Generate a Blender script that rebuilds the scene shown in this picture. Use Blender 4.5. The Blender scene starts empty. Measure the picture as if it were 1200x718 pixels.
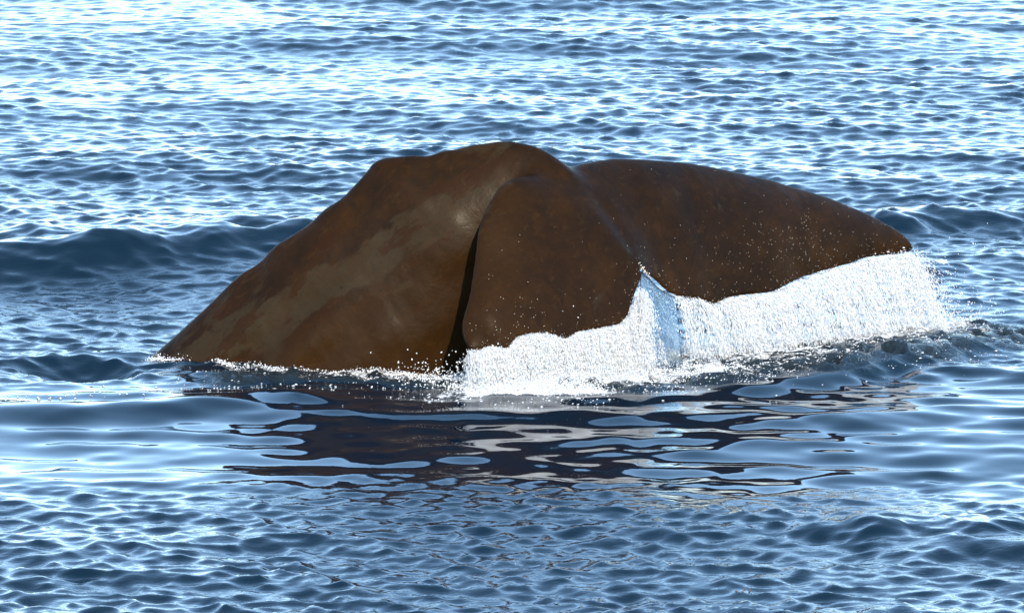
import bpy, bmesh, math, random
import numpy as np
from mathutils import Vector, Matrix

# ------------------------------------------------------------------ camera
scene = bpy.context.scene
CAM = np.array([0.0, -40.0, 6.6]); PITCH = math.radians(8.64); FPX = 6400.0
cam_d = bpy.data.cameras.new('camera'); cam_d.sensor_width = 36.0
cam_d.lens = FPX / 1200.0 * 36.0; cam_d.clip_start = 0.1; cam_d.clip_end = 20000.0
cam = bpy.data.objects.new('camera', cam_d); scene.collection.objects.link(cam)
cam.location = CAM; cam.rotation_euler = (math.radians(90) - PITCH, 0, 0)
scene.camera = cam

# ------------------------------------------------------------------ light
SUN_AZ = math.radians(170.0)      # clockwise from +Y
SUN_EL = math.radians(27.0)
world = bpy.data.worlds.new('World'); scene.world = world; world.use_nodes = True
wn = world.node_tree; bg = wn.nodes['Background']
sky = wn.nodes.new('ShaderNodeTexSky'); sky.sky_type = 'NISHITA'; sky.sun_disc = False
sky.sun_elevation = SUN_EL; sky.sun_rotation = SUN_AZ
sky.air_density = 1.0; sky.dust_density = 0.1; sky.ozone_density = 2.6
sky_lift = wn.nodes.new('ShaderNodeMix'); sky_lift.data_type = 'RGBA'; sky_lift.blend_type = 'ADD'      # even pale blue added to the whole sky to brighten the water's reflections
sky_lift.inputs[0].default_value = 1.0; sky_lift.inputs[7].default_value = (.55, 1.15, 1.75, 1)
wn.links.new(sky.outputs[0], sky_lift.inputs[6]); wn.links.new(sky_lift.outputs[2], bg.inputs[0]); bg.inputs[1].default_value = 0.15
sd = bpy.data.lights.new('sun', 'SUN'); sd.energy = 3.2; sd.angle = math.radians(0.53); sd.color = (1.0, 0.84, 0.62)
sun = bpy.data.objects.new('sun', sd); scene.collection.objects.link(sun)
sdir = Vector((math.sin(SUN_AZ) * math.cos(SUN_EL), math.cos(SUN_AZ) * math.cos(SUN_EL), math.sin(SUN_EL)))
sun.rotation_euler = sdir.to_track_quat('Z', 'Y').to_euler(); sun.location = (8, -10, 12)
scene.view_settings.view_transform = 'Standard'; scene.view_settings.look = 'None'
scene.view_settings.gamma = 1.0; scene.view_settings.exposure = 1.2
scene.render.resolution_x = 1024; scene.render.resolution_y = 612
scene.render.engine = 'CYCLES'
scene.cycles.max_bounces = 8

# ------------------------------------------------------------------ helpers
rng = np.random.default_rng(11)
cp, sp = math.cos(PITCH), math.sin(PITCH)
def at(px, py, Y):
    """survey point: bearing (px, py) measured on the photograph, at world depth Y (metres)"""
    u = (px - 600.0) / FPX; v = (359.0 - py) / FPX
    d = np.array([u, cp + v * sp, -sp + v * cp])
    return CAM + d * ((Y - CAM[1]) / d[1])
def water_pt(px, py):
    u = (px - 600.0) / FPX; v = (359.0 - py) / FPX
    d = np.array([u, cp + v * sp, -sp + v * cp])
    return CAM + d * (-CAM[2] / d[2])
def spline(pts, n):
    """Catmull-Rom through pts resampled at n points of equal arc length"""
    P = np.asarray(pts, float); P = np.vstack([2 * P[0] - P[1], P, 2 * P[-1] - P[-2]])
    out = []
    for i in range(1, len(P) - 2):
        for s in np.linspace(0, 1, 24, endpoint=False):
            a, b, c, d = P[i - 1], P[i], P[i + 1], P[i + 2]
            out.append(.5 * (2 * b + (c - a) * s + (2 * a - 5 * b + 4 * c - d) * s * s + (3 * b - a - 3 * c + d) * s ** 3))
    out.append(P[-2]); out = np.array(out)
    L = np.r_[0, np.cumsum(np.linalg.norm(np.diff(out[:, :3], axis=0), axis=1))]
    t = np.linspace(0, L[-1], n)
    return np.stack([np.interp(t, L, out[:, k]) for k in range(out.shape[1])], 1)
def smooth01(x, a, b):
    t = np.clip((x - a) / (b - a), 0, 1); return t * t * (3 - 2 * t)
def make_mesh(name, verts, quads, smooth=True):
    me = bpy.data.meshes.new(name)
    verts = np.asarray(verts, np.float32); quads = np.asarray(quads, np.int32)
    k = quads.shape[1]
    me.vertices.add(len(verts)); me.vertices.foreach_set('co', verts.ravel())
    me.loops.add(quads.size); me.loops.foreach_set('vertex_index', quads.ravel())
    me.polygons.add(len(quads)); me.polygons.foreach_set('loop_start', np.arange(0, quads.size, k, dtype=np.int32))
    me.polygons.foreach_set('use_smooth', np.full(len(quads), smooth))
    me.update(calc_edges=True); me.validate()
    return me
def link(name, me, mat=None, **props):
    o = bpy.data.objects.new(name, me); scene.collection.objects.link(o)
    if mat: me.materials.clear(); me.materials.append(mat)
    for k, v in props.items(): o[k] = v
    return o
def add_attr(me, name, vals):
    a = me.attributes.new(name, 'FLOAT', 'POINT'); a.data.foreach_set('value', np.asarray(vals, np.float32))
def grid_quads(nr, nc, wrap=False):
    i, j = np.meshgrid(np.arange(nr - 1), np.arange(nc if wrap else nc - 1), indexing='ij')
    j2 = (j + 1) % nc
    return np.stack([i * nc + j, i * nc + j2, (i + 1) * nc + j2, (i + 1) * nc + j], -1).reshape(-1, 4)
def wavenoise(P, scale, seed, n=28, dim=3):
    """smooth pseudo noise ~[-1,1] from random plane waves"""
    r = np.random.default_rng(seed); out = 0
    for _ in range(n):
        k = r.normal(size=dim); k /= np.linalg.norm(k); k *= scale * r.uniform(.6, 1.8) * 2 * math.pi
        out = out + np.sin(P[:, :dim] @ k + r.uniform(0, 6.28))
    return out / math.sqrt(n)
class NT:
    def __init__(s, name):
        s.m = bpy.data.materials.new(name); s.m.use_nodes = True; s.t = s.m.node_tree
        s.bsdf = s.t.nodes['Principled BSDF']; s.out = s.t.nodes['Material Output']
    def n(s, ty, **kw):
        nd = s.t.nodes.new(ty)
        for k, v in kw.items():
            if k.startswith('i_'): nd.inputs[k[2:].replace('_', ' ')].default_value = v
            else: setattr(nd, k, v)
        return nd
    def l(s, a, b): s.t.links.new(a, b)
    def noise(s, vec, scale, detail=3, rough=.55, dist=0):
        nd = s.n('ShaderNodeTexNoise'); nd.inputs['Scale'].default_value = scale; nd.inputs['Detail'].default_value = detail
        nd.inputs['Roughness'].default_value = rough; nd.inputs['Distortion'].default_value = dist
        if vec is not None: s.l(vec, nd.inputs['Vector'])
        return nd.outputs['Fac']
    def ramp(s, fac, stops, interp='LINEAR'):
        nd = s.n('ShaderNodeValToRGB'); cr = nd.color_ramp; cr.interpolation = interp
        while len(cr.elements) < len(stops): cr.elements.new(.5)
        for e, (p, c) in zip(cr.elements, stops):
            e.position = p; e.color = (c, c, c, 1) if not hasattr(c, '__len__') else (*c, 1)
        s.l(fac, nd.inputs[0]); return nd.outputs[0]
    def mix(s, fac, a, b, mode='MIX'):
        nd = s.n('ShaderNodeMix', data_type='RGBA', blend_type=mode)
        for sock, v in ((nd.inputs[0], fac), (nd.inputs[6], a), (nd.inputs[7], b)):
            if isinstance(v, (int, float)): sock.default_value = v
            elif isinstance(v, tuple): sock.default_value = (*v, 1)
            else: s.l(v, sock)
        return nd.outputs[2]
    def math(s, op, a, b=0.0, clamp=False):
        nd = s.n('ShaderNodeMath', operation=op, use_clamp=clamp)
        for sock, v in ((nd.inputs[0], a), (nd.inputs[1], b)):
            if isinstance(v, (int, float)): sock.default_value = v
            else: s.l(v, sock)
        return nd.outputs[0]
    def attr(s, name): return s.n('ShaderNodeAttribute', attribute_name=name).outputs['Fac']
    def pos(s, scale=(1, 1, 1), rot=(0, 0, 0)):
        tc = s.n('ShaderNodeTexCoord'); mp = s.n('ShaderNodeMapping')
        mp.inputs['Scale'].default_value = scale; mp.inputs['Rotation'].default_value = rot
        s.l(tc.outputs['Object'], mp.inputs[0]); return mp.outputs[0]
    def bump(s, h, strength, dist, nrm=None):
        nd = s.n('ShaderNodeBump'); nd.inputs['Strength'].default_value = strength; nd.inputs['Distance'].default_value = dist
        s.l(h, nd.inputs['Height'])
        if nrm is not None: s.l(nrm, nd.inputs['Normal'])
        return nd.outputs[0]

# ------------------------------------------------------------------ fluke and stock outlines (metres, from the survey)
LE_L = [at(650, 205, .42), at(612, 203, .18), at(592, 213, .02), at(575, 236, -.12), at(562, 270, -.28), at(555, 310, -.46),
        at(549, 350, -.62), at(543, 378, -.74), at(544, 396, -.82), at(551, 408, -.87)]
TE_L = [at(748, 306, .12), at(752, 326, .06), at(750, 346, .0), at(743, 362, -.06), at(734, 375, -.12), at(718, 382, -.22),
        at(700, 385, -.32), at(678, 389, -.42), at(662, 397, -.50), at(645, 392, -.56), at(625, 391, -.64), at(606, 396, -.72),
        at(594, 408, -.78), at(575, 405, -.84), at(560, 410, -.88), at(551, 409, -.88)]
LE_R = [at(655, 200, .5), at(676, 189, .66), at(705, 187, .80), at(745, 187, .98), at(800, 191, 1.27), at(860, 202, 1.55), at(920, 217, 1.82),
        at(980, 236, 2.05), at(1025, 256, 2.22), at(1050, 270, 2.30), at(1063, 281, 2.33), at(1069, 290, 2.35)]
TE_R = [at(749, 308, .14), at(757, 320, .18), at(768, 332, .26), at(782, 344, .34), at(800, 348, .45), at(818, 350, .56), at(836, 356, .68),
        at(852, 349, .80), at(875, 345, .94), at(900, 343, 1.08), at(922, 334, 1.25), at(936, 327, 1.38), at(965, 317, 1.6),
        at(995, 309, 1.82), at(1015, 302, 1.97), at(1040, 299, 2.15), at(1058, 297, 2.27), at(1066, 294, 2.34)]

# tail stock stations: dorsal ridge bearing, belly bearing, depth Y of the axis, half width
ST = [((-30, 640), (420, 830), 1.25, 1.00), ((60, 542), (478, 700), 1.05, .92), ((150, 448), (528, 585), .88, .80), ((205, 393), (556, 515), .78, .70), ((260, 339), (578, 462), .70, .62),
      ((320, 288), (596, 415), .64, .54), ((375, 248), (612, 378), .60, .48), ((413, 221), (622, 352), .57, .44), ((428, 203), (628, 338), .555, .42), ((441, 188), (632, 326), .545, .40),
      ((475, 184), (638, 312), .53, .37), ((520, 176), (645, 296), .50, .33), ((560, 168), (652, 282), .475, .29), ((595, 163), (658, 272), .45, .255),
      ((625, 167), (662, 262), .42, .225), ((652, 182), (666, 258), .385, .20), ((678, 205), (672, 262), .35, .135), ((700, 236), (686, 276), .30, .085),
      ((722, 268), (710, 296), .235, .05), ((740, 294), (734, 306), .17, .028)]
rows = np.array([np.r_[at(d[0], d[1], yy), at(v[0], v[1], yy), w] for d, v, yy, w in ST])
S = spline(rows, 150)
D, V_, Wd = S[:, :3], S[:, 3:6], S[:, 6]
C = (D + V_) / 2; dv = (D - V_) / 2
ax = np.gradient(C, axis=0); ax /= np.linalg.norm(ax, axis=1, keepdims=True)
lat = np.cross(ax, dv); lat /= np.linalg.norm(lat, axis=1, keepdims=True)
na = 96; th = np.linspace(0, 2 * math.pi, na, endpoint=False)
ct, stt = np.cos(th), np.sin(th)
wid = np.sign(stt) * np.abs(stt) ** 1.12 * .84 * (1 - .26 * ct - .05 * np.cos(2 * th))
ring = C[:, None] + dv[:, None] * ct[None, :, None] + lat[:, None] * (Wd[:, None] * wid[None, :])[..., None]
V0 = ring.reshape(-1, 3); Q0 = grid_quads(150, na, True)
# ------------------------------------------------------------------ whale
def fluke(LE, TE, T0, sign, n=90, m=26, camber=.05):
    L = spline(LE, n); R = spline(TE, n); c = (1 - np.cos(np.linspace(0, math.pi, m))) / 2
    t = np.linspace(0, 1, n)
    M = L[:, None] * (1 - c)[None, :, None] + R[:, None] * c[None, :, None]
    du = np.gradient(M, axis=0); dv = np.gradient(M, axis=1)
    N = np.cross(du, dv); N /= np.linalg.norm(N, axis=2, keepdims=True) + 1e-9
    N[-3:] = N[-4]
    if N[n // 2, m // 2] @ (CAM - M[n // 2, m // 2]) < 0: N = -N
    T = (T0 * (1 - t) ** 1.25 + .022)[:, None]
    cc = c[None, :]
    prof = 2.6 * (.2969 * np.sqrt(cc) - .126 * cc - .3516 * cc ** 2 + .2843 * cc ** 3 - .1015 * cc ** 4) * 2
    half_t = T * prof + .010 * np.sin(math.pi * np.clip(cc * 1.0, 0, 1)) ** .3 + .006
    half_t[:, 0] = .004; half_t[:, -1] = .007
    M = M + N * (camber * np.sin(math.pi * cc) * np.sin(math.pi * np.clip(t * .9 + .1, 0, 1))[:, None])[..., None]
    top = M + N * half_t[..., None]; bot = M - N * half_t[..., None]
    ring = np.concatenate([top, bot[:, ::-1]], 1)          # n x 2m
    V = ring.reshape(-1, 3); Q = grid_quads(n, 2 * m, True)
    return V, Q, [list(range(2 * m)), [(n - 1) * 2 * m + i for i in range(2 * m)]]
bm = bmesh.new()
def add_part(V, Q, caps):
    vs = [bm.verts.new(p) for p in V]
    for q in Q:
        try: bm.faces.new([vs[i] for i in q])
        except ValueError: pass
    for c in caps:
        try: bm.faces.new([vs[i] for i in c])
        except ValueError: pass
add_part(V0, Q0, [list(range(na)), [149 * na + i for i in range(na)]])
add_part(*fluke(LE_L, TE_L, .115, 1, camber=.07))
add_part(*fluke(LE_R, TE_R, .115, -1, camber=.09))
bmesh.ops.recalc_face_normals(bm, faces=bm.faces)
raw = bpy.data.meshes.new('whale_raw'); bm.to_mesh(raw); bm.free()
tmp = bpy.data.objects.new('whale_raw', raw); scene.collection.objects.link(tmp)
md = tmp.modifiers.new('remesh', 'REMESH'); md.mode = 'VOXEL'; md.voxel_size = .0135; md.use_smooth_shade = True
dg = bpy.context.evaluated_depsgraph_get()
wme = bpy.data.meshes.new_from_object(tmp.evaluated_get(dg)); wme.name = 'whale'
bpy.data.objects.remove(tmp); bpy.data.meshes.remove(raw)
nv = len(wme.vertices); co = np.empty(nv * 3, np.float32); wme.vertices.foreach_get('co', co); co = co.reshape(-1, 3).astype(float)
ed = np.empty(len(wme.edges) * 2, np.int32); wme.edges.foreach_get('vertices', ed); ed = ed.reshape(-1, 2)
deg = np.bincount(ed.ravel(), minlength=nv)
def lap(co):
    out = np.empty_like(co)
    for k in range(3):
        out[:, k] = np.bincount(ed[:, 0], co[ed[:, 1], k], nv) + np.bincount(ed[:, 1], co[ed[:, 0], k], nv)
    return out / np.maximum(deg, 1)[:, None] - co
for _ in range(6):                                    # Taubin: takes the voxel steps off, keeps the thin edges
    co += .5 * lap(co); co += -.52 * lap(co)
# fillets where the flukes grow out of the stock
med = spline([at(640, 205, .42), at(680, 230, .35), at(715, 268, .2), at(742, 297, .12)], 30)
dm = np.full(nv, 9.0)
for p in med: dm = np.minimum(dm, np.linalg.norm(co - p, axis=1))
notch = at(750, 312, .1)
wj = (1 - smooth01(dm, .28, .60)) * smooth01(np.linalg.norm(co - notch, axis=1), .06, .28)
for _ in range(150): co += (.5 * wj)[:, None] * lap(co)
# knuckles on the ridge, shallow hollows and folds
def normals(co):
    wme.vertices.foreach_set('co', co.astype(np.float32).ravel()); wme.update()
    n = np.empty(nv * 3, np.float32); wme.vertices.foreach_get('normal', n); return n.reshape(-1, 3)
nr = normals(co)
onstock = 1 - smooth01(co[:, 0], -.15, .25)
dirS = rows[4, :3] - rows[1, :3]; dirS /= np.linalg.norm(dirS)
al = co @ dirS; perp = co - al[:, None] * dirS
q = np.concatenate([perp * 3.2, (al * .5)[:, None]], 1)
fold = wavenoise(q[:, [0, 1, 2]] + q[:, 3:4] * .35, .55, 41, 22)
hz = smooth01(-co[:, 0], .6, 1.9)
disp = onstock * (.012 * wavenoise(co, .9, 42) * (1) + .020 * hz * fold)
disp += (.0018 + .0025 * onstock) * wavenoise(co, 2.4, 43)
ridge_d = np.full(nv, 9.0)
for p in D[70:112]: ridge_d = np.minimum(ridge_d, np.linalg.norm(co - p, axis=1))
disp += .011 * np.exp(-(ridge_d / .11) ** 2) * wavenoise(co * np.array([1., .2, .2]), 2.6, 44, 12)
co += nr * disp[:, None]
nr = normals(co)
wme.polygons.foreach_set('use_smooth', np.ones(len(wme.polygons), bool))
# skin pattern fields
proj = co - CAM
vx = proj[:, 0]; dep = proj[:, 1] * cp - proj[:, 2] * sp; vy = proj[:, 1] * sp + proj[:, 2] * cp
U = 600 + FPX * vx / dep; Vv = 359 - FPX * vy / dep
# pale worn band along the flank, running from the fluke root to the water (follows the body axis)
bandx = np.array([150, 240, 300, 380, 440, 500, 560, 600]); bandy = np.array([470, 420, 385, 338, 300, 262, 232, 205])
bd = Vv - np.interp(U, bandx, bandy)
band = np.exp(-(bd / 42) ** 2) * onstock * (U < 640)
low = smooth01(bd, 8, 60) * onstock
add_attr(wme, 'band', band); add_attr(wme, 'flank_low', low); add_attr(wme, 'stock', onstock)

sk = NT('whale_skin'); b = sk.bsdf
P = sk.pos()
big = sk.noise(P, 1.6, 4, .6, .4); mid = sk.noise(P, 6, 5, .65, .5); fin = sk.noise(P, 34, 4, .6)
r1 = sk.n('ShaderNodeMapping'); r1.inputs['Rotation'].default_value = (0, math.radians(38), 0); sk.l(P, r1.inputs[0])
r2 = sk.n('ShaderNodeMapping'); r2.inputs['Scale'].default_value = (.42, 1, 1); sk.l(r1.outputs[0], r2.inputs[0]); PA = r2.outputs[0]   # stretched along the body
base = sk.mix(sk.ramp(big, [(.32, 0.), (.68, 1.)]), (.0100, .0045, .0010), (.0260, .0104, .0014))
base = sk.mix(sk.math('MULTIPLY', sk.ramp(mid, [(.38, 0.), (.62, 1.)]), .6), base, (.0080, .0040, .0014))
pn = sk.noise(PA, 4.2, 6, .62, .3)
pm = sk.math('ADD', pn, sk.math('MULTIPLY', sk.attr('band'), .30))
patch = sk.ramp(pm, [(.63, 0.), (.70, 1.)])
base = sk.mix(sk.math('MULTIPLY', patch, sk.math('MULTIPLY', sk.ramp(mid, [(.3, .45), (.6, 1.)]), .62)), base, (.030, .0215, .0105))
rn = sk.noise(PA, 5.2, 7, .62, .15)
rust = sk.ramp(sk.math('ADD', rn, sk.math('MULTIPLY', sk.attr('band'), .06)), [(.585, 0.), (.60, 1.)])
base = sk.mix(sk.math('MULTIPLY', sk.math('MULTIPLY', rust, sk.attr('stock')), .75), base, (.0185, .0066, .0011))
base = sk.mix(sk.math('MULTIPLY', sk.attr('flank_low'), .5), base, (.0225, .0094, .0014))
vn = sk.noise(PA, 17, 5, .7, .8)
base = sk.mix(sk.math('MULTIPLY', sk.ramp(vn, [(.56, 0.), (.70, 1.)]), .5), base, (.034, .0165, .0045))
spots = sk.n('ShaderNodeTexVoronoi'); spots.inputs['Scale'].default_value = 5.5; spots.inputs['Randomness'].default_value = 1
sk.l(P, spots.inputs['Vector'])
sp_m = sk.ramp(spots.outputs['Distance'], [(.035, 1.), (.075, 0.)])
base = sk.mix(sk.math('MULTIPLY', sp_m, .55), base, (.006, .003, .0015))
base = sk.mix(.35, base, sk.ramp(fin, [(.3, .55), (.7, 1.)]), 'MULTIPLY')
sk.l(base, b.inputs['Base Color'])
b.inputs['IOR'].default_value = 1.42; b.inputs['Specular IOR Level'].default_value = .06
sk.l(sk.math('ADD', .36, sk.math('MULTIPLY', mid, .28)), b.inputs['Roughness'])
scr = sk.n('ShaderNodeTexWave', wave_type='BANDS'); scr.inputs['Scale'].default_value = 2.2; scr.inputs['Distortion'].default_value = 7; scr.inputs['Detail'].default_value = 4
sk.l(sk.pos((1, 1, 1), (.4, .6, .2)), scr.inputs['Vector'])
b.inputs['Coat Weight'].default_value = .11; b.inputs['Coat Roughness'].default_value = .30; b.inputs['Coat IOR'].default_value = 1.33
h = sk.math('ADD', sk.math('MULTIPLY', mid, .5), sk.math('ADD', sk.math('MULTIPLY', fin, .10), sk.math('MULTIPLY', scr.outputs['Fac'], .10)))
skn = sk.bump(h, .5, .022); sk.l(skn, b.inputs['Normal']); sk.l(skn, b.inputs['Coat Normal'])
whale = link('whale', wme, sk.m, label='dark brown wet whale arching into a dive with its tail flukes raised', category='whale')

# where the near flank meets the water
sel = np.where((co[:, 2] > -.01) & (co[:, 2] < .05) & (nr[:, 1] < -.1) & (co[:, 0] < .1))[0]
wl = []
for xb in np.arange(co[sel, 0].min() + .03, -.02, .06):
    q_ = sel[np.abs(co[sel, 0] - xb) < .035]
    if len(q_): wl.append([xb, co[q_, 1].min(), 0.])
wl = np.array(wl)

# ------------------------------------------------------------------ ocean
def axis(segs):
    out = []
    for a, b, s0, g in segs:                 # from a to b, first step s0, growing by g per metre
        x = a
        while x < b - 1e-6:
            out.append(x); x += s0 + g * (x - a)
    out.append(segs[-1][1]); return np.array(out)
half = axis([(0, 5.4, .036, 0), (5.4, 900, .036, .09)])
xs = np.r_[-half[:0:-1], half]
yf = axis([(-8.6, 3.5, .030, 0), (3.5, 33, .031, .0012), (33, 90, .07, .012), (90, 5000, .7, .12)])
yb = axis([(0, 1500, .05, .12)])
ys = np.r_[(-8.6 - yb)[:0:-1], yf]
X, Y = np.meshgrid(xs, ys)          # rows = y
fan = np.clip((ys + 50) / 50, .72, 60); X = X * fan[:, None]     # rows widen with distance from the boat
dxs = np.gradient(xs); dys = np.gradient(ys)
SPC = np.maximum(dxs[None, :] * fan[:, None], dys[:, None])
XY = np.stack([X.ravel(), Y.ravel()], 1); x = XY[:, 0]; y = XY[:, 1]; spc = SPC.ravel()
far = np.hypot(x, y)

def seg_dist(pl):
    """signed across-distance and along-parameter to a polyline given in (x, y)"""
    pl = np.asarray(pl)[:, :2]; best = np.full(len(x), 1e9); sgn = np.zeros(len(x)); par = np.zeros(len(x))
    for i in range(len(pl) - 1):
        a, b = pl[i], pl[i + 1]; d = b - a; L2 = d @ d
        t = ((x - a[0]) * d[0] + (y - a[1]) * d[1]) / L2; tc = np.clip(t, 0, 1)
        ex = x - a[0] - tc * d[0]; ey = y - a[1] - tc * d[1]; r = np.hypot(ex, ey)
        cr = d[0] * ey - d[1] * ex; m = r < best
        best[m] = r[m]; sgn[m] = np.sign(cr[m]); par[m] = (i + tc[m]) / (len(pl) - 1)
    return best * np.where(sgn == 0, 1, sgn), par
wob = wavenoise(XY, .22, 3, 16, 2); wob2 = wavenoise(XY, .8, 4, 16, 2)
# slick left by the tail strokes: calm band in front of the whale
calm = smooth01(y + .18 * wob + .12 * wob2, -5.0, -3.9) * (1 - smooth01(y + .12 * wob2 - .06 * x, -.55, .1))
calm *= 1 - smooth01(np.abs(x), 6, 11)
# churned water round the whale and under the flukes
churn_line = [water_pt(235, 446), water_pt(420, 443), water_pt(560, 452), water_pt(700, 448), water_pt(850, 432), water_pt(1000, 412), water_pt(1150, 392)]
cd, cpar = seg_dist(churn_line)
churn_w = .34 + .52 * smooth01(cpar, .25, .6) * (1 - .5 * smooth01(cpar, .85, 1)) + .10 * wob2
churn = 1 - smooth01(np.abs(cd), churn_w * .55, churn_w * 1.15)
churn *= smooth01(cpar, 0, .04)
front = [water_pt(545, 474), water_pt(640, 474), water_pt(760, 471), water_pt(870, 463), water_pt(980, 446), water_pt(1090, 420), water_pt(1230, 398)]
fd, fpar = seg_dist(front)
calm *= (1 - churn)
gust = (1 + .12 * (1 - smooth01(y, -6, -4.8))) * (1 + .28 * wavenoise(XY, .07, 5, 14, 2))

H = np.zeros(len(x)); DX = np.zeros(len(x)); DY = np.zeros(len(x))
NW = 225; r = np.random.default_rng(7)
for i in range(NW):
    lam = .105 * (9.0 / .105) ** ((i + r.uniform()) / NW)
    th = math.radians(-97) + r.normal() * math.radians(52 if lam < .8 else 26)
    k = 2 * math.pi / lam; kx, ky = k * math.cos(th), k * math.sin(th)
    st = .0275 * (1.36 if lam < .34 else .62 if lam < .6 else .34 if lam < 1.5 else .25)
    A = st / k
    m = np.clip((lam / spc - 2.2) / 2.0, 0, 1)
    cm = .05 if lam < .22 else .45 if lam < .34 else 1.25 if lam < 1.0 else .7
    crest = abs(math.sin(th))                # the slick keeps mainly crests that run along x
    w = m * gust * (1 - calm * (1 - cm * crest ** 2)) * (1 + churn * (.6 if lam < .6 else 0))
    ph = kx * x + ky * y + r.uniform(0, 6.283)
    c, s = np.cos(ph), np.sin(ph)
    H += A * w * c
    DX -= .9 * A * w * s * kx / k; DY -= .9 * A * w * s * ky / k
# single swells that can be picked out
def swell(pl, amp, wfront, wback, fade=.12):
    global H
    d, p = seg_dist(pl)          # polyline runs left to right: d > 0 is the far side
    prof = np.where(d < 0, np.exp(-(d / wfront) ** 2), np.exp(-(d / wback) ** 2))
    env = smooth01(p, 0, fade) * (1 - smooth01(p, 1 - fade, 1))
    H += amp * prof * env * (1 + .16 * wob2)
W = water_pt
swell([W(-420, 318), W(-150, 322), W(0, 317), W(100, 315), W(200, 308), W(300, 301), W(380, 300), W(460, 298)], .24, .42, 1.0)
swell([W(-60, 296), W(60, 291), W(160, 286), W(250, 280), W(330, 280), W(420, 276)], .09, .45, .9)
swell([W(1010, 276), W(1080, 268), W(1140, 266), W(1220, 264), W(1400, 268)], .21, .42, 1.0)
swell([W(1050, 330), W(1130, 322), W(1220, 318), W(1330, 322)], .07, .4, .8)
swell([W(-260, 505), W(-120, 494), W(0, 488), W(90, 492), W(180, 488), W(290, 478), W(350, 474), W(420, 480)], .065, .24, .5, .18)
swell([W(980, 640), W(1060, 622), W(1140, 632), W(1230, 622), W(1340, 630)], .085, .20, .4)
swell([W(1040, 662), W(1120, 650), W(1200, 652), W(1300, 664)], .07, .18, .35)
swell([W(1060, 445), W(1120, 437), W(1190, 440), W(1300, 446)], .05, .28, .5)
swell([W(960, 505), W(1060, 492), W(1140, 490), W(1260, 498)], .04, .3, .5)
# churned pile: raised water with a sharp near edge
H += .05 * churn * (.5 + .5 * smooth01(cpar, .3, .6))
fprof = np.where(fd > 0, np.exp(-(fd / .55) ** 2), np.exp(-(fd / .16) ** 2))
H += (.022 + .055 * smooth01(fpar, .3, .6)) * fprof * smooth01(fpar, 0, .1) * (1 - smooth01(fpar, .85, 1))
# hollow where the back slides under
hc = W(95, 440); H -= .20 * np.exp(-((x - hc[0]) / .42) ** 2 - ((y - hc[1] - .25) / .42) ** 2)
H += .05 * np.exp(-((x - hc[0]) / .6) ** 2 - ((y - hc[1] - .85) / .30) ** 2)
fine = np.zeros(len(x))
r = np.random.default_rng(21)
idx = np.where(churn > .01)[0]; Pc = XY[idx]
for i in range(110):
    lam = .10 * (.45 / .10) ** r.uniform(); th = r.uniform(0, 6.28); k = 2 * math.pi / lam
    fine[idx] += .0023 * (lam / .2) * np.sin(k * (math.cos(th) * Pc[:, 0] + math.sin(th) * Pc[:, 1]) + r.uniform(0, 6.28))
H += churn * (.5 + .5 * smooth01(cpar, .3, .5)) * (.03 - np.abs(fine) * 1.3 + fine * .5)
# foam amount (real froth on the water)
foam = np.zeros(len(x))
for (px, py, rx, ry, a) in [(640, 440, .60, .75, 1.25), (600, 455, .35, .4, 1.3), (720, 445, .45, .6, .75), (820, 440, .5, .4, .55), (840, 425, .8, .5, .50), (960, 395, 1.1, .4, .75),
                            (1070, 385, .5, .35, .8), (880, 400, .8, .4, .7), (790, 420, .5, .5, .6), 
                            (480, 446, .45, .25, .55), (545, 468, .30, .2, .5), (620, 468, .55, .12, 1.2), (1120, 395, .5, .25, .5)]:
    c = W(px, py); foam = np.maximum(foam, a * np.exp(-((x - c[0]) / rx) ** 2 - ((y - c[1]) / ry) ** 2))
wd, wp = seg_dist(wl)
lump = .15 + .75 * wavenoise(XY, 1.1, 33, 12, 2)
foam = np.maximum(foam, np.clip(lump, 0, 1.2) * np.exp(-(wd / .10) ** 2) * .9)
H += .035 * np.exp(-(wd / .14) ** 2) * np.clip(lump, .1, 1.2)
H += .014 * np.clip(foam, 0, 1) * wavenoise(XY, 3.0, 31, 20, 2)
OV = np.stack([x + DX, y + DY, H], 1)
ocean_me = make_mesh('ocean', OV, grid_quads(len(ys), len(xs)))
add_attr(ocean_me, 'foam', foam); add_attr(ocean_me, 'calm', calm); add_attr(ocean_me, 'churn', churn); add_attr(ocean_me, 'far', smooth01(spc, .04, .2))

wm = NT('sea_water')
b = wm.bsdf
b.inputs['Roughness'].default_value = .045; b.inputs['IOR'].default_value = 1.333
p1 = wm.pos((1.0, 1.5, 1)); p2 = wm.pos((1.0, 1.8, 1), (0, 0, .5))
n1 = wm.noise(p1, 4.5, 4, .6, .3); n2 = wm.noise(p2, 14.0, 3, .6, .2)
rough_w = wm.math('SUBTRACT', 1.0, wm.math('MULTIPLY', wm.attr('calm'), .93))
hgt = wm.math('MULTIPLY', wm.math('ADD', n1, wm.math('MULTIPLY', n2, .32)), wm.math('MULTIPLY', rough_w, wm.math('ADD', .20, wm.math('MULTIPLY', wm.attr('far'), .95))))
n3 = wm.noise(wm.pos((1.0, 1.5, 1), (0, 0, -.2)), 3.4, 4, .6, .3)
hgt = wm.math('ADD', hgt, wm.math('MULTIPLY', wm.math('MULTIPLY', n3, 2.6), wm.attr('far')))
n4 = wm.noise(wm.pos((1.0, 1.6, 1), (0, 0, .35)), 11.0, 5, .68, 1.2)
hgt = wm.math('ADD', hgt, wm.math('MULTIPLY', wm.math('MULTIPLY', n4, 2.2), wm.attr('churn')))
nb = wm.bump(hgt, 1.0, .030)
fo = wm.noise(wm.pos((1, 1, 1)), 16, 6, .68, .6); fo2 = wm.noise(wm.pos((1, .6, 1)), 5.5, 5, .62, .5)
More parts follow.
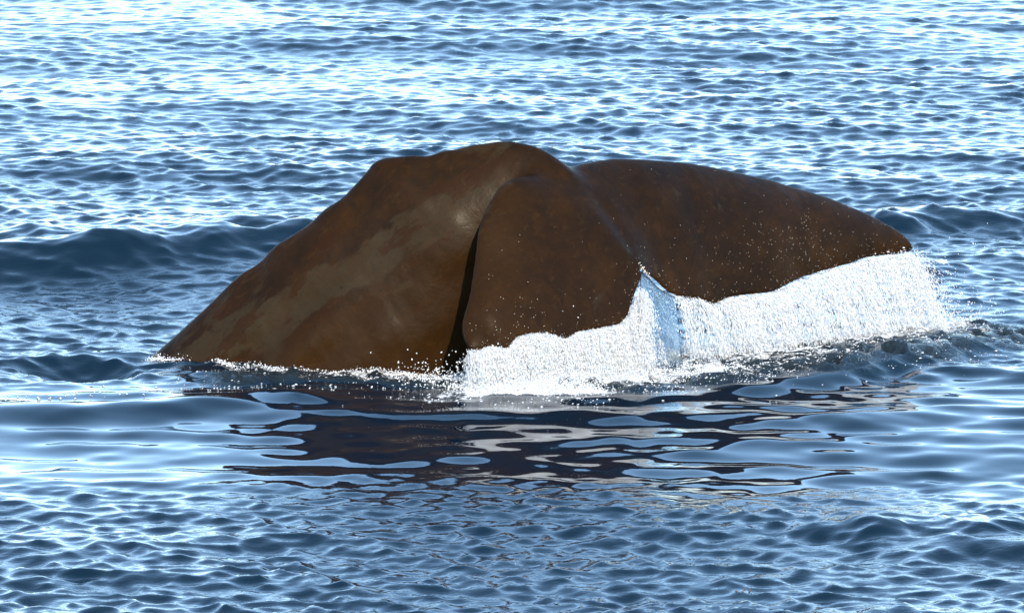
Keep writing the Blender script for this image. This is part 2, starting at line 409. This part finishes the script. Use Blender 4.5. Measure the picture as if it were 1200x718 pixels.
fm = wm.math('ADD', wm.math('MULTIPLY', fo, .55), wm.math('MULTIPLY', fo2, .45))
thr = wm.math('SUBTRACT', wm.math('ADD', fm, wm.math('MULTIPLY', wm.attr('foam'), .46)), .66)
fac = wm.math('MULTIPLY', thr, 7.0, True)
fac = wm.math('MULTIPLY', fac, wm.math('MULTIPLY', wm.attr('foam'), 4.0, True))
deep = (.0009, .0078, .0165)
churncol = wm.mix(wm.math('MULTIPLY', wm.attr('churn'), .55), deep, (.020, .024, .020))
wm.l(wm.mix(fac, churncol, (.78, .78, .76)), b.inputs['Base Color'])
wm.l(wm.math('ADD', .022, wm.math('MULTIPLY', fac, .5)), b.inputs['Roughness'])
nb2 = wm.bump(wm.math('MULTIPLY', fm, wm.math('MULTIPLY', wm.attr('foam'), 1, True)), .8, .06, nb)
wm.l(nb2, b.inputs['Normal'])
ocean = link('ocean', ocean_me, wm.m, kind='structure')
ocean['label'] = 'rippled deep blue sea with a smooth slick in front of the whale'

def water_z(px_, py_):
    j = np.clip(np.searchsorted(ys, py_), 0, len(ys) - 1); i = np.clip(np.searchsorted(xs, px_ / fan[j]), 0, len(xs) - 1)
    return H[j * len(xs) + i]

# ------------------------------------------------------------------ spray
OCT = np.array([[1, 0, 0], [-1, 0, 0], [0, 1, 0], [0, -1, 0], [0, 0, 1], [0, 0, -1]], float)
OF = np.array([[0, 2, 4], [2, 1, 4], [1, 3, 4], [3, 0, 4], [2, 0, 5], [1, 2, 5], [3, 1, 5], [0, 3, 5]])
def droplets(name, P, Vd, rad, elong, mat, **props):
    n = len(P); d = Vd / (np.linalg.norm(Vd, axis=1, keepdims=True) + 1e-9)
    a = np.cross(d, np.array([.31, .9, .2])); a /= np.linalg.norm(a, axis=1, keepdims=True); c = np.cross(d, a)
    loc = OCT[None] * np.stack([rad, rad, rad * elong], 1)[:, None, :]
    V = P[:, None] + loc[..., 0:1] * a[:, None] + loc[..., 1:2] * c[:, None] + loc[..., 2:3] * d[:, None]
    F = (OF[None] + 6 * np.arange(n)[:, None, None]).reshape(-1, 3)
    return link(name, make_mesh(name, V.reshape(-1, 3), F), mat, **props)
wt = NT('white_water'); b = wt.bsdf
b.inputs['Base Color'].default_value = (.93, .94, .95, 1); b.inputs['Roughness'].default_value = .25; b.inputs['IOR'].default_value = 1.33
b.inputs['Subsurface Weight'].default_value = 0
tr = wt.n('ShaderNodeBsdfTranslucent'); tr.inputs[0].default_value = (.93, .95, .97, 1)
mx = wt.n('ShaderNodeMixShader'); mx.inputs[0].default_value = .5
wt.l(b.outputs[0], mx.inputs[1]); wt.l(tr.outputs[0], mx.inputs[2]); wt.l(mx.outputs[0], wt.out.inputs[0])

G = np.array([0, 0, -9.81])
def curtain(TE, t0, t1, n, v0, vs, seed, streaks=60, gap=.5, jit=.012, zmax=1.6):
    r = np.random.default_rng(seed); E = spline(TE, 400)
    tt = r.uniform(t0, t1, n * 3)
    ks = r.uniform(20, streaks, 6) * 6.28; ph = r.uniform(0, 6.28, 6)
    den = sum(np.sin(k * tt + p) for k, p in zip(ks, ph)) / 2.4
    keep = r.uniform(size=len(tt)) < np.clip(1 - gap + gap * den, .04, 1); tt = tt[keep][:n]; n = len(tt)
    fi = tt * 399; i0 = np.clip(fi.astype(int), 0, 398); f = (fi - i0)[:, None]
    p0 = E[i0] * (1 - f) + E[i0 + 1] * f
    v = np.array(v0) + r.normal(size=(n, 3)) * np.array(vs)
    nt = int(streaks * 9); tid = r.integers(0, nt, n); thr = r.uniform(size=n) < .72     # droplets strung along threads
    T0 = np.sort(r.uniform(t0, t1, nt)); TV = np.array(v0) + r.normal(size=(nt, 3)) * np.array(vs) * .9
    tt = np.where(thr, T0[tid] + r.normal(size=n) * .0006, tt)
    v = np.where(thr[:, None], TV[tid] + r.normal(size=(n, 3)) * .035, v)
    tt = np.clip(tt, 0, 1); fi = tt * 399; i0 = np.clip(fi.astype(int), 0, 398); f = (fi - i0)[:, None]
    p0 = E[i0] * (1 - f) + E[i0 + 1] * f
    # common sideways drift per streak, so threads stay together
    v[:, 0] += .10 * np.sin(tt * 60)
    jj = r.normal(size=(n, 3)) * jit; jj[:, 2] = -np.abs(jj[:, 2]); p0 = p0 + jj + np.array([0, .004, .004])
    zw = .05
    hgt = np.maximum(p0[:, 2] - zw, .02)
    tf = (v[:, 2] + np.sqrt(np.maximum(v[:, 2] ** 2 + 2 * 9.81 * hgt, 0))) / 9.81
    u = r.uniform(0, 1, n) ** .62
    tau = (u * tf)[:, None]
    P = p0 + v * tau + .5 * G * tau ** 2
    return P, v + G * tau, u, thr
sets = []
def addset(P, Vd, rad, el): sets.append((P, Vd, rad, el))
def rad_of(n, r, lo=.0012, hi=.0052): return lo + (hi - lo) * r.uniform(size=n) ** 2.6
r = np.random.default_rng(5)
def add_curtain(c, lo, hi, lmax):
    P, Vd, u, thr = c; n = len(P)
    rad = lo + (hi - lo) * r.uniform(size=n) ** 2.6
    rad = np.where(thr, .0009 + .0016 * r.uniform(size=n) ** 2, rad)
    el = np.where(thr, 4 + lmax * r.uniform(size=n) ** 1.8, 1 + 1.6 * r.uniform(size=n))
    addset(P, Vd, rad, el)
# right fluke curtain
add_curtain(curtain(TE_R, .30, 1.0, 41000, (.78, -.15, -.25), (.15, .22, .2), 61, 75, .75), .0014, .0058, 22)
add_curtain(curtain(TE_R, .14, .34, 6000, (.45, -.15, -.2), (.12, .2, .2), 62, 80, .8), .0014, .0055, 26)
add_curtain(curtain(TE_R, .86, 1.0, 4200, (1.0, -.1, .05), (.38, .3, .45), 63, 30, .3, .03), .0020, .0075, 6)
# left fluke curtain: thicker, breaking into white water
add_curtain(curtain(TE_L, .10, 1.0, 90000, (.10, -.25, -.1), (.22, .30, .25), 64, 40, .45, .016), .0013, .0055, 14)
# splash thrown up where the curtains land
def splash(c0, c1, n, sx, sy, vz, vxy, seed, lo=.0015, hi=.0065):
    r = np.random.default_rng(seed); t = r.uniform(size=n)[:, None]
    p0 = c0 * (1 - t) + c1 * t + np.stack([r.normal(size=n) * sx, r.normal(size=n) * sy, np.zeros(n)], 1)
    p0[:, 2] = water_z(p0[:, 0], p0[:, 1]) + .008
    v = np.stack([r.normal(size=n) * vxy, r.normal(size=n) * vxy, np.abs(r.normal(size=n)) * vz], 1)
    tau = (r.uniform(size=n) * 2 * v[:, 2] / 9.81)[:, None]
    P = p0 + v * tau + .5 * G * tau ** 2
    addset(P, v + G * tau, lo + (hi - lo) * r.uniform(size=n) ** 2.4, 1 + .8 * r.uniform(size=n))
splash(W(575, 462), W(690, 455), 13000, .10, .16, .85, .5, 71)
splash(W(565, 466), W(680, 468), 14000, .10, .07, .55, .45, 72)
splash(W(690, 452), W(850, 445), 5000, .10, .12, .6, .5, 73, .002, .007)
splash(W(800, 405), W(1105, 384), 9000, .08, .10, .75, .4, 74)
def on_wl(t): return wl[int(t * (len(wl) - 1))] * np.array([1, 1, 0]) + np.array([0, -.03, .03])
r = np.random.default_rng(33)
for (ta, n_, vz_, sx_) in [(.01, 260, .5, .04), (.05, 200, .35, .05), (.21, 380, .3, .04), (.27, 120, .2, .06), (.36, 300, .22, .05), (.44, 100, .2, .08), (.58, 120, .3, .08), (.66, 900, .45, .07), (.72, 500, .4, .06), (.85, 260, .5, .1)]:
    splash(on_wl(ta), on_wl(min(1, ta + .03)), n_, sx_, .035, vz_, .18, int(r.integers(1e6)))
splash(W(500, 455), W(560, 462), 900, .12, .12, .9, .6, 77, .003, .008)
# froth and bubbles riding on the churned water
r = np.random.default_rng(101)
t_ = r.uniform(size=80000) ** .8; pc = np.stack([np.interp(t_, np.linspace(0, 1, len(churn_line)), np.array(churn_line)[:, k]) for k in range(2)], 1)
pc += r.normal(size=pc.shape) * np.array([.12, .46])
q3 = np.stack([pc[:, 0] * 1.0, pc[:, 1] * 2.2, 0 * t_], 1)
clump = wavenoise(q3, .9, 102) + .6 * wavenoise(q3, 3.0, 103)
keep = r.uniform(size=len(t_)) < np.clip(.22 + .42 * clump, .01, 1) * np.where(t_ < .34, .35, 1)
pc = pc[keep]; n_ = len(pc)
Pf = np.stack([pc[:, 0], pc[:, 1], water_z(pc[:, 0], pc[:, 1]) + .004], 1)
addset(Pf, np.tile([0.9, .1, .15], (n_, 1)) + r.normal(size=(n_, 3)) * .2, .0010 + .0048 * r.uniform(size=n_) ** 3.5, 1 + 2.2 * r.uniform(size=n_))
splash(W(1100, 372), W(1150, 372), 160, .12, .2, 1.5, .5, 79, .004, .008)
# bubbles drifting on the slick beside the back
nb_ = 110; pb = np.concatenate([W(30, 472)[:2] + r.normal(size=(70, 2)) * np.array([.28, .16]), W(150, 462)[:2] + r.normal(size=(40, 2)) * np.array([.25, .2])])
addset(np.stack([pb[:, 0], pb[:, 1], water_z(pb[:, 0], pb[:, 1]) + .003], 1), np.tile([1., 0, .05], (nb_, 1)), r.uniform(.002, .006, nb_), r.uniform(1, 2.4, nb_))
P = np.concatenate([s[0] for s in sets]); Vd = np.concatenate([s[1] for s in sets]); R_ = np.concatenate([s[2] for s in sets]); E_ = np.concatenate([s[3] for s in sets])
droplets('water_spray', P, Vd, R_, E_, wt.m, kind='stuff', label='white curtain of spray pouring off the tail flukes', category='spray')

# thin unbroken sheet of water that hangs in the notch
nsx, nsy = 26, 46
top = spline([at(751, 318, .1), at(760, 326, .17), at(772, 338, .25), at(790, 348, .36)], nsx)
bot = spline([at(740, 424, -.16), at(758, 428, -.08), at(778, 428, .0), at(802, 422, .16)], nsx); bot[:, 2] = -.06
tt = np.linspace(0, 1, nsy)[:, None, None]
sh = top[None] * (1 - tt) + bot[None] * tt
sh[..., 1] -= .10 * np.sin(math.pi * tt[..., 0]) * 1.0
flat = sh.reshape(-1, 3); flat[:, 1] += .018 * wavenoise(flat, 3.0, 81)
gl = NT('water_film'); b = gl.bsdf
b.inputs['Base Color'].default_value = (.75, .86, .95, 1); b.inputs['Transmission Weight'].default_value = 1; b.inputs['Roughness'].default_value = .06; b.inputs['IOR'].default_value = 1.33
gl.l(gl.bump(gl.noise(gl.pos((1.6, 1.6, .5), (0, .4, 0)), 12, 4, .6, .4), .8, .03), b.inputs['Normal'])
film_me = make_mesh('water_film', flat, grid_quads(nsy, nsx))
film = link('water_film', film_me, gl.m, kind='stuff', label='thin clear sheet of water hanging in the notch between the flukes', category='water sheet')
so = film.modifiers.new('thickness', 'SOLIDIFY'); so.thickness = .006

# beads of water on the skin, mostly along the trailing edges
r = np.random.default_rng(91)
fl = np.where((nr @ np.array([.45, -.8, .4]) > .55) & (co[:, 2] > .15))[0]
te = np.concatenate([spline(TE_L, 120), spline(TE_R, 120)])
dte = np.full(len(fl), 9.0)
for p in te[::3]: dte = np.minimum(dte, np.linalg.norm(co[fl] - p, axis=1))
lft = (U[fl] < 640)
right_zone = np.exp(-((U[fl] - 930) / 80) ** 2 - ((Vv[fl] - 290) / 30) ** 2)
pr = np.exp(-dte / .06) * .5 + right_zone * .35 + np.exp(-dte / .30) * np.where(lft, .10, .03) + .001
pr *= (U[fl] > 545); pr /= pr.sum()
pick = r.choice(fl, 520, replace=False, p=pr)
bd_m = NT('water_bead'); b = bd_m.bsdf
b.inputs['Base Color'].default_value = (.55, .50, .42, 1); b.inputs['Roughness'].default_value = .12; b.inputs['IOR'].default_value = 1.33
rim = spline(TE_R, 400)[2:125]; ri = rim[r.integers(0, len(rim), 150)] + r.normal(size=(150, 3)) * .004 + np.array([-.004, -.016, .006])
rim0 = spline(TE_R, 400)[0:22]; ri[:36] = rim0[r.integers(0, 22, 36)] + r.normal(size=(36, 3)) * .006 + np.array([0, -.018, .006])
rr = r.uniform(.0015, .0042, 150); rr[:36] = r.uniform(.004, .0075, 36)
droplets('water_beads', np.concatenate([co[pick] + nr[pick] * .001, ri]), np.concatenate([nr[pick], np.tile([.4, -.8, .3], (150, 1))]), np.concatenate([r.uniform(.0014, .0036, 520), rr]), np.full(670, .7), bd_m.m, kind='stuff', label='glinting beads of water on the brown flukes', category='droplets')

# ------------------------------------------------------------------ flotsam
wdm = NT('wet_seaweed'); b = wdm.bsdf
wdm.l(wdm.mix(wdm.noise(wdm.pos(), 60, 3), (.045, .022, .008), (.11, .055, .018)), b.inputs['Base Color']); b.inputs['Roughness'].default_value = .35
def blade(L, wd, curl, yaw, seed):
    """a curled strap of weed: a bent, tapering, rippled ribbon with thickness"""
    n, m = 14, 5; r = np.random.default_rng(seed); V = []
    for side in (1, -1):
        for i in range(n):
            t = i / (n - 1); w_ = wd * (math.sin(math.pi * min(1, t * .92 + .08)) ** .6) * (1 - .35 * t)
            xx = L * (t - .5); zz = curl * (t - .35) ** 2 * 4 + .003 * math.sin(9 * t)
            for j in range(m):
                e = (j / (m - 1) - .5) * 2
                V.append((xx, e * w_, zz + .004 * e * math.sin(7 * t + 1) + side * .0016))
    V = np.array(V); c, s_ = math.cos(yaw), math.sin(yaw)
    V = np.stack([V[:, 0] * c - V[:, 1] * s_, V[:, 0] * s_ + V[:, 1] * c, V[:, 2]], 1)
    top = grid_quads(n, m); q = [top, top[:, ::-1] + n * m]
    ed_ = [i * m for i in range(n)] + [(n - 1) * m + j for j in range(1, m)] + [i * m + m - 1 for i in range(n - 2, -1, -1)] + [j for j in range(m - 2, 0, -1)]
    q.append(np.array([[ed_[i], ed_[(i + 1) % len(ed_)], ed_[(i + 1) % len(ed_)] + n * m, ed_[i] + n * m] for i in range(len(ed_))])[:, ::-1])
    return make_mesh('seaweed_scrap', V, np.concatenate(q))
for (px, py, L, wd, curl, yaw, seed, lab) in [(868, 694, .066, .012, .009, .15, 1, 'longer brown scrap of seaweed curled up at one end, afloat on the ripples'),
                                              (879, 693, .026, .009, .014, .7, 2, 'stubby brown scrap of seaweed afloat beside the longer scrap')]:
    p = W(px, py)
    o = link('seaweed_scrap', blade(L, wd, curl, yaw, seed), wdm.m, label=lab, category='seaweed', group='scraps of floating seaweed')
    o.location = (p[0], p[1], water_z(p[0], p[1]) + .004)
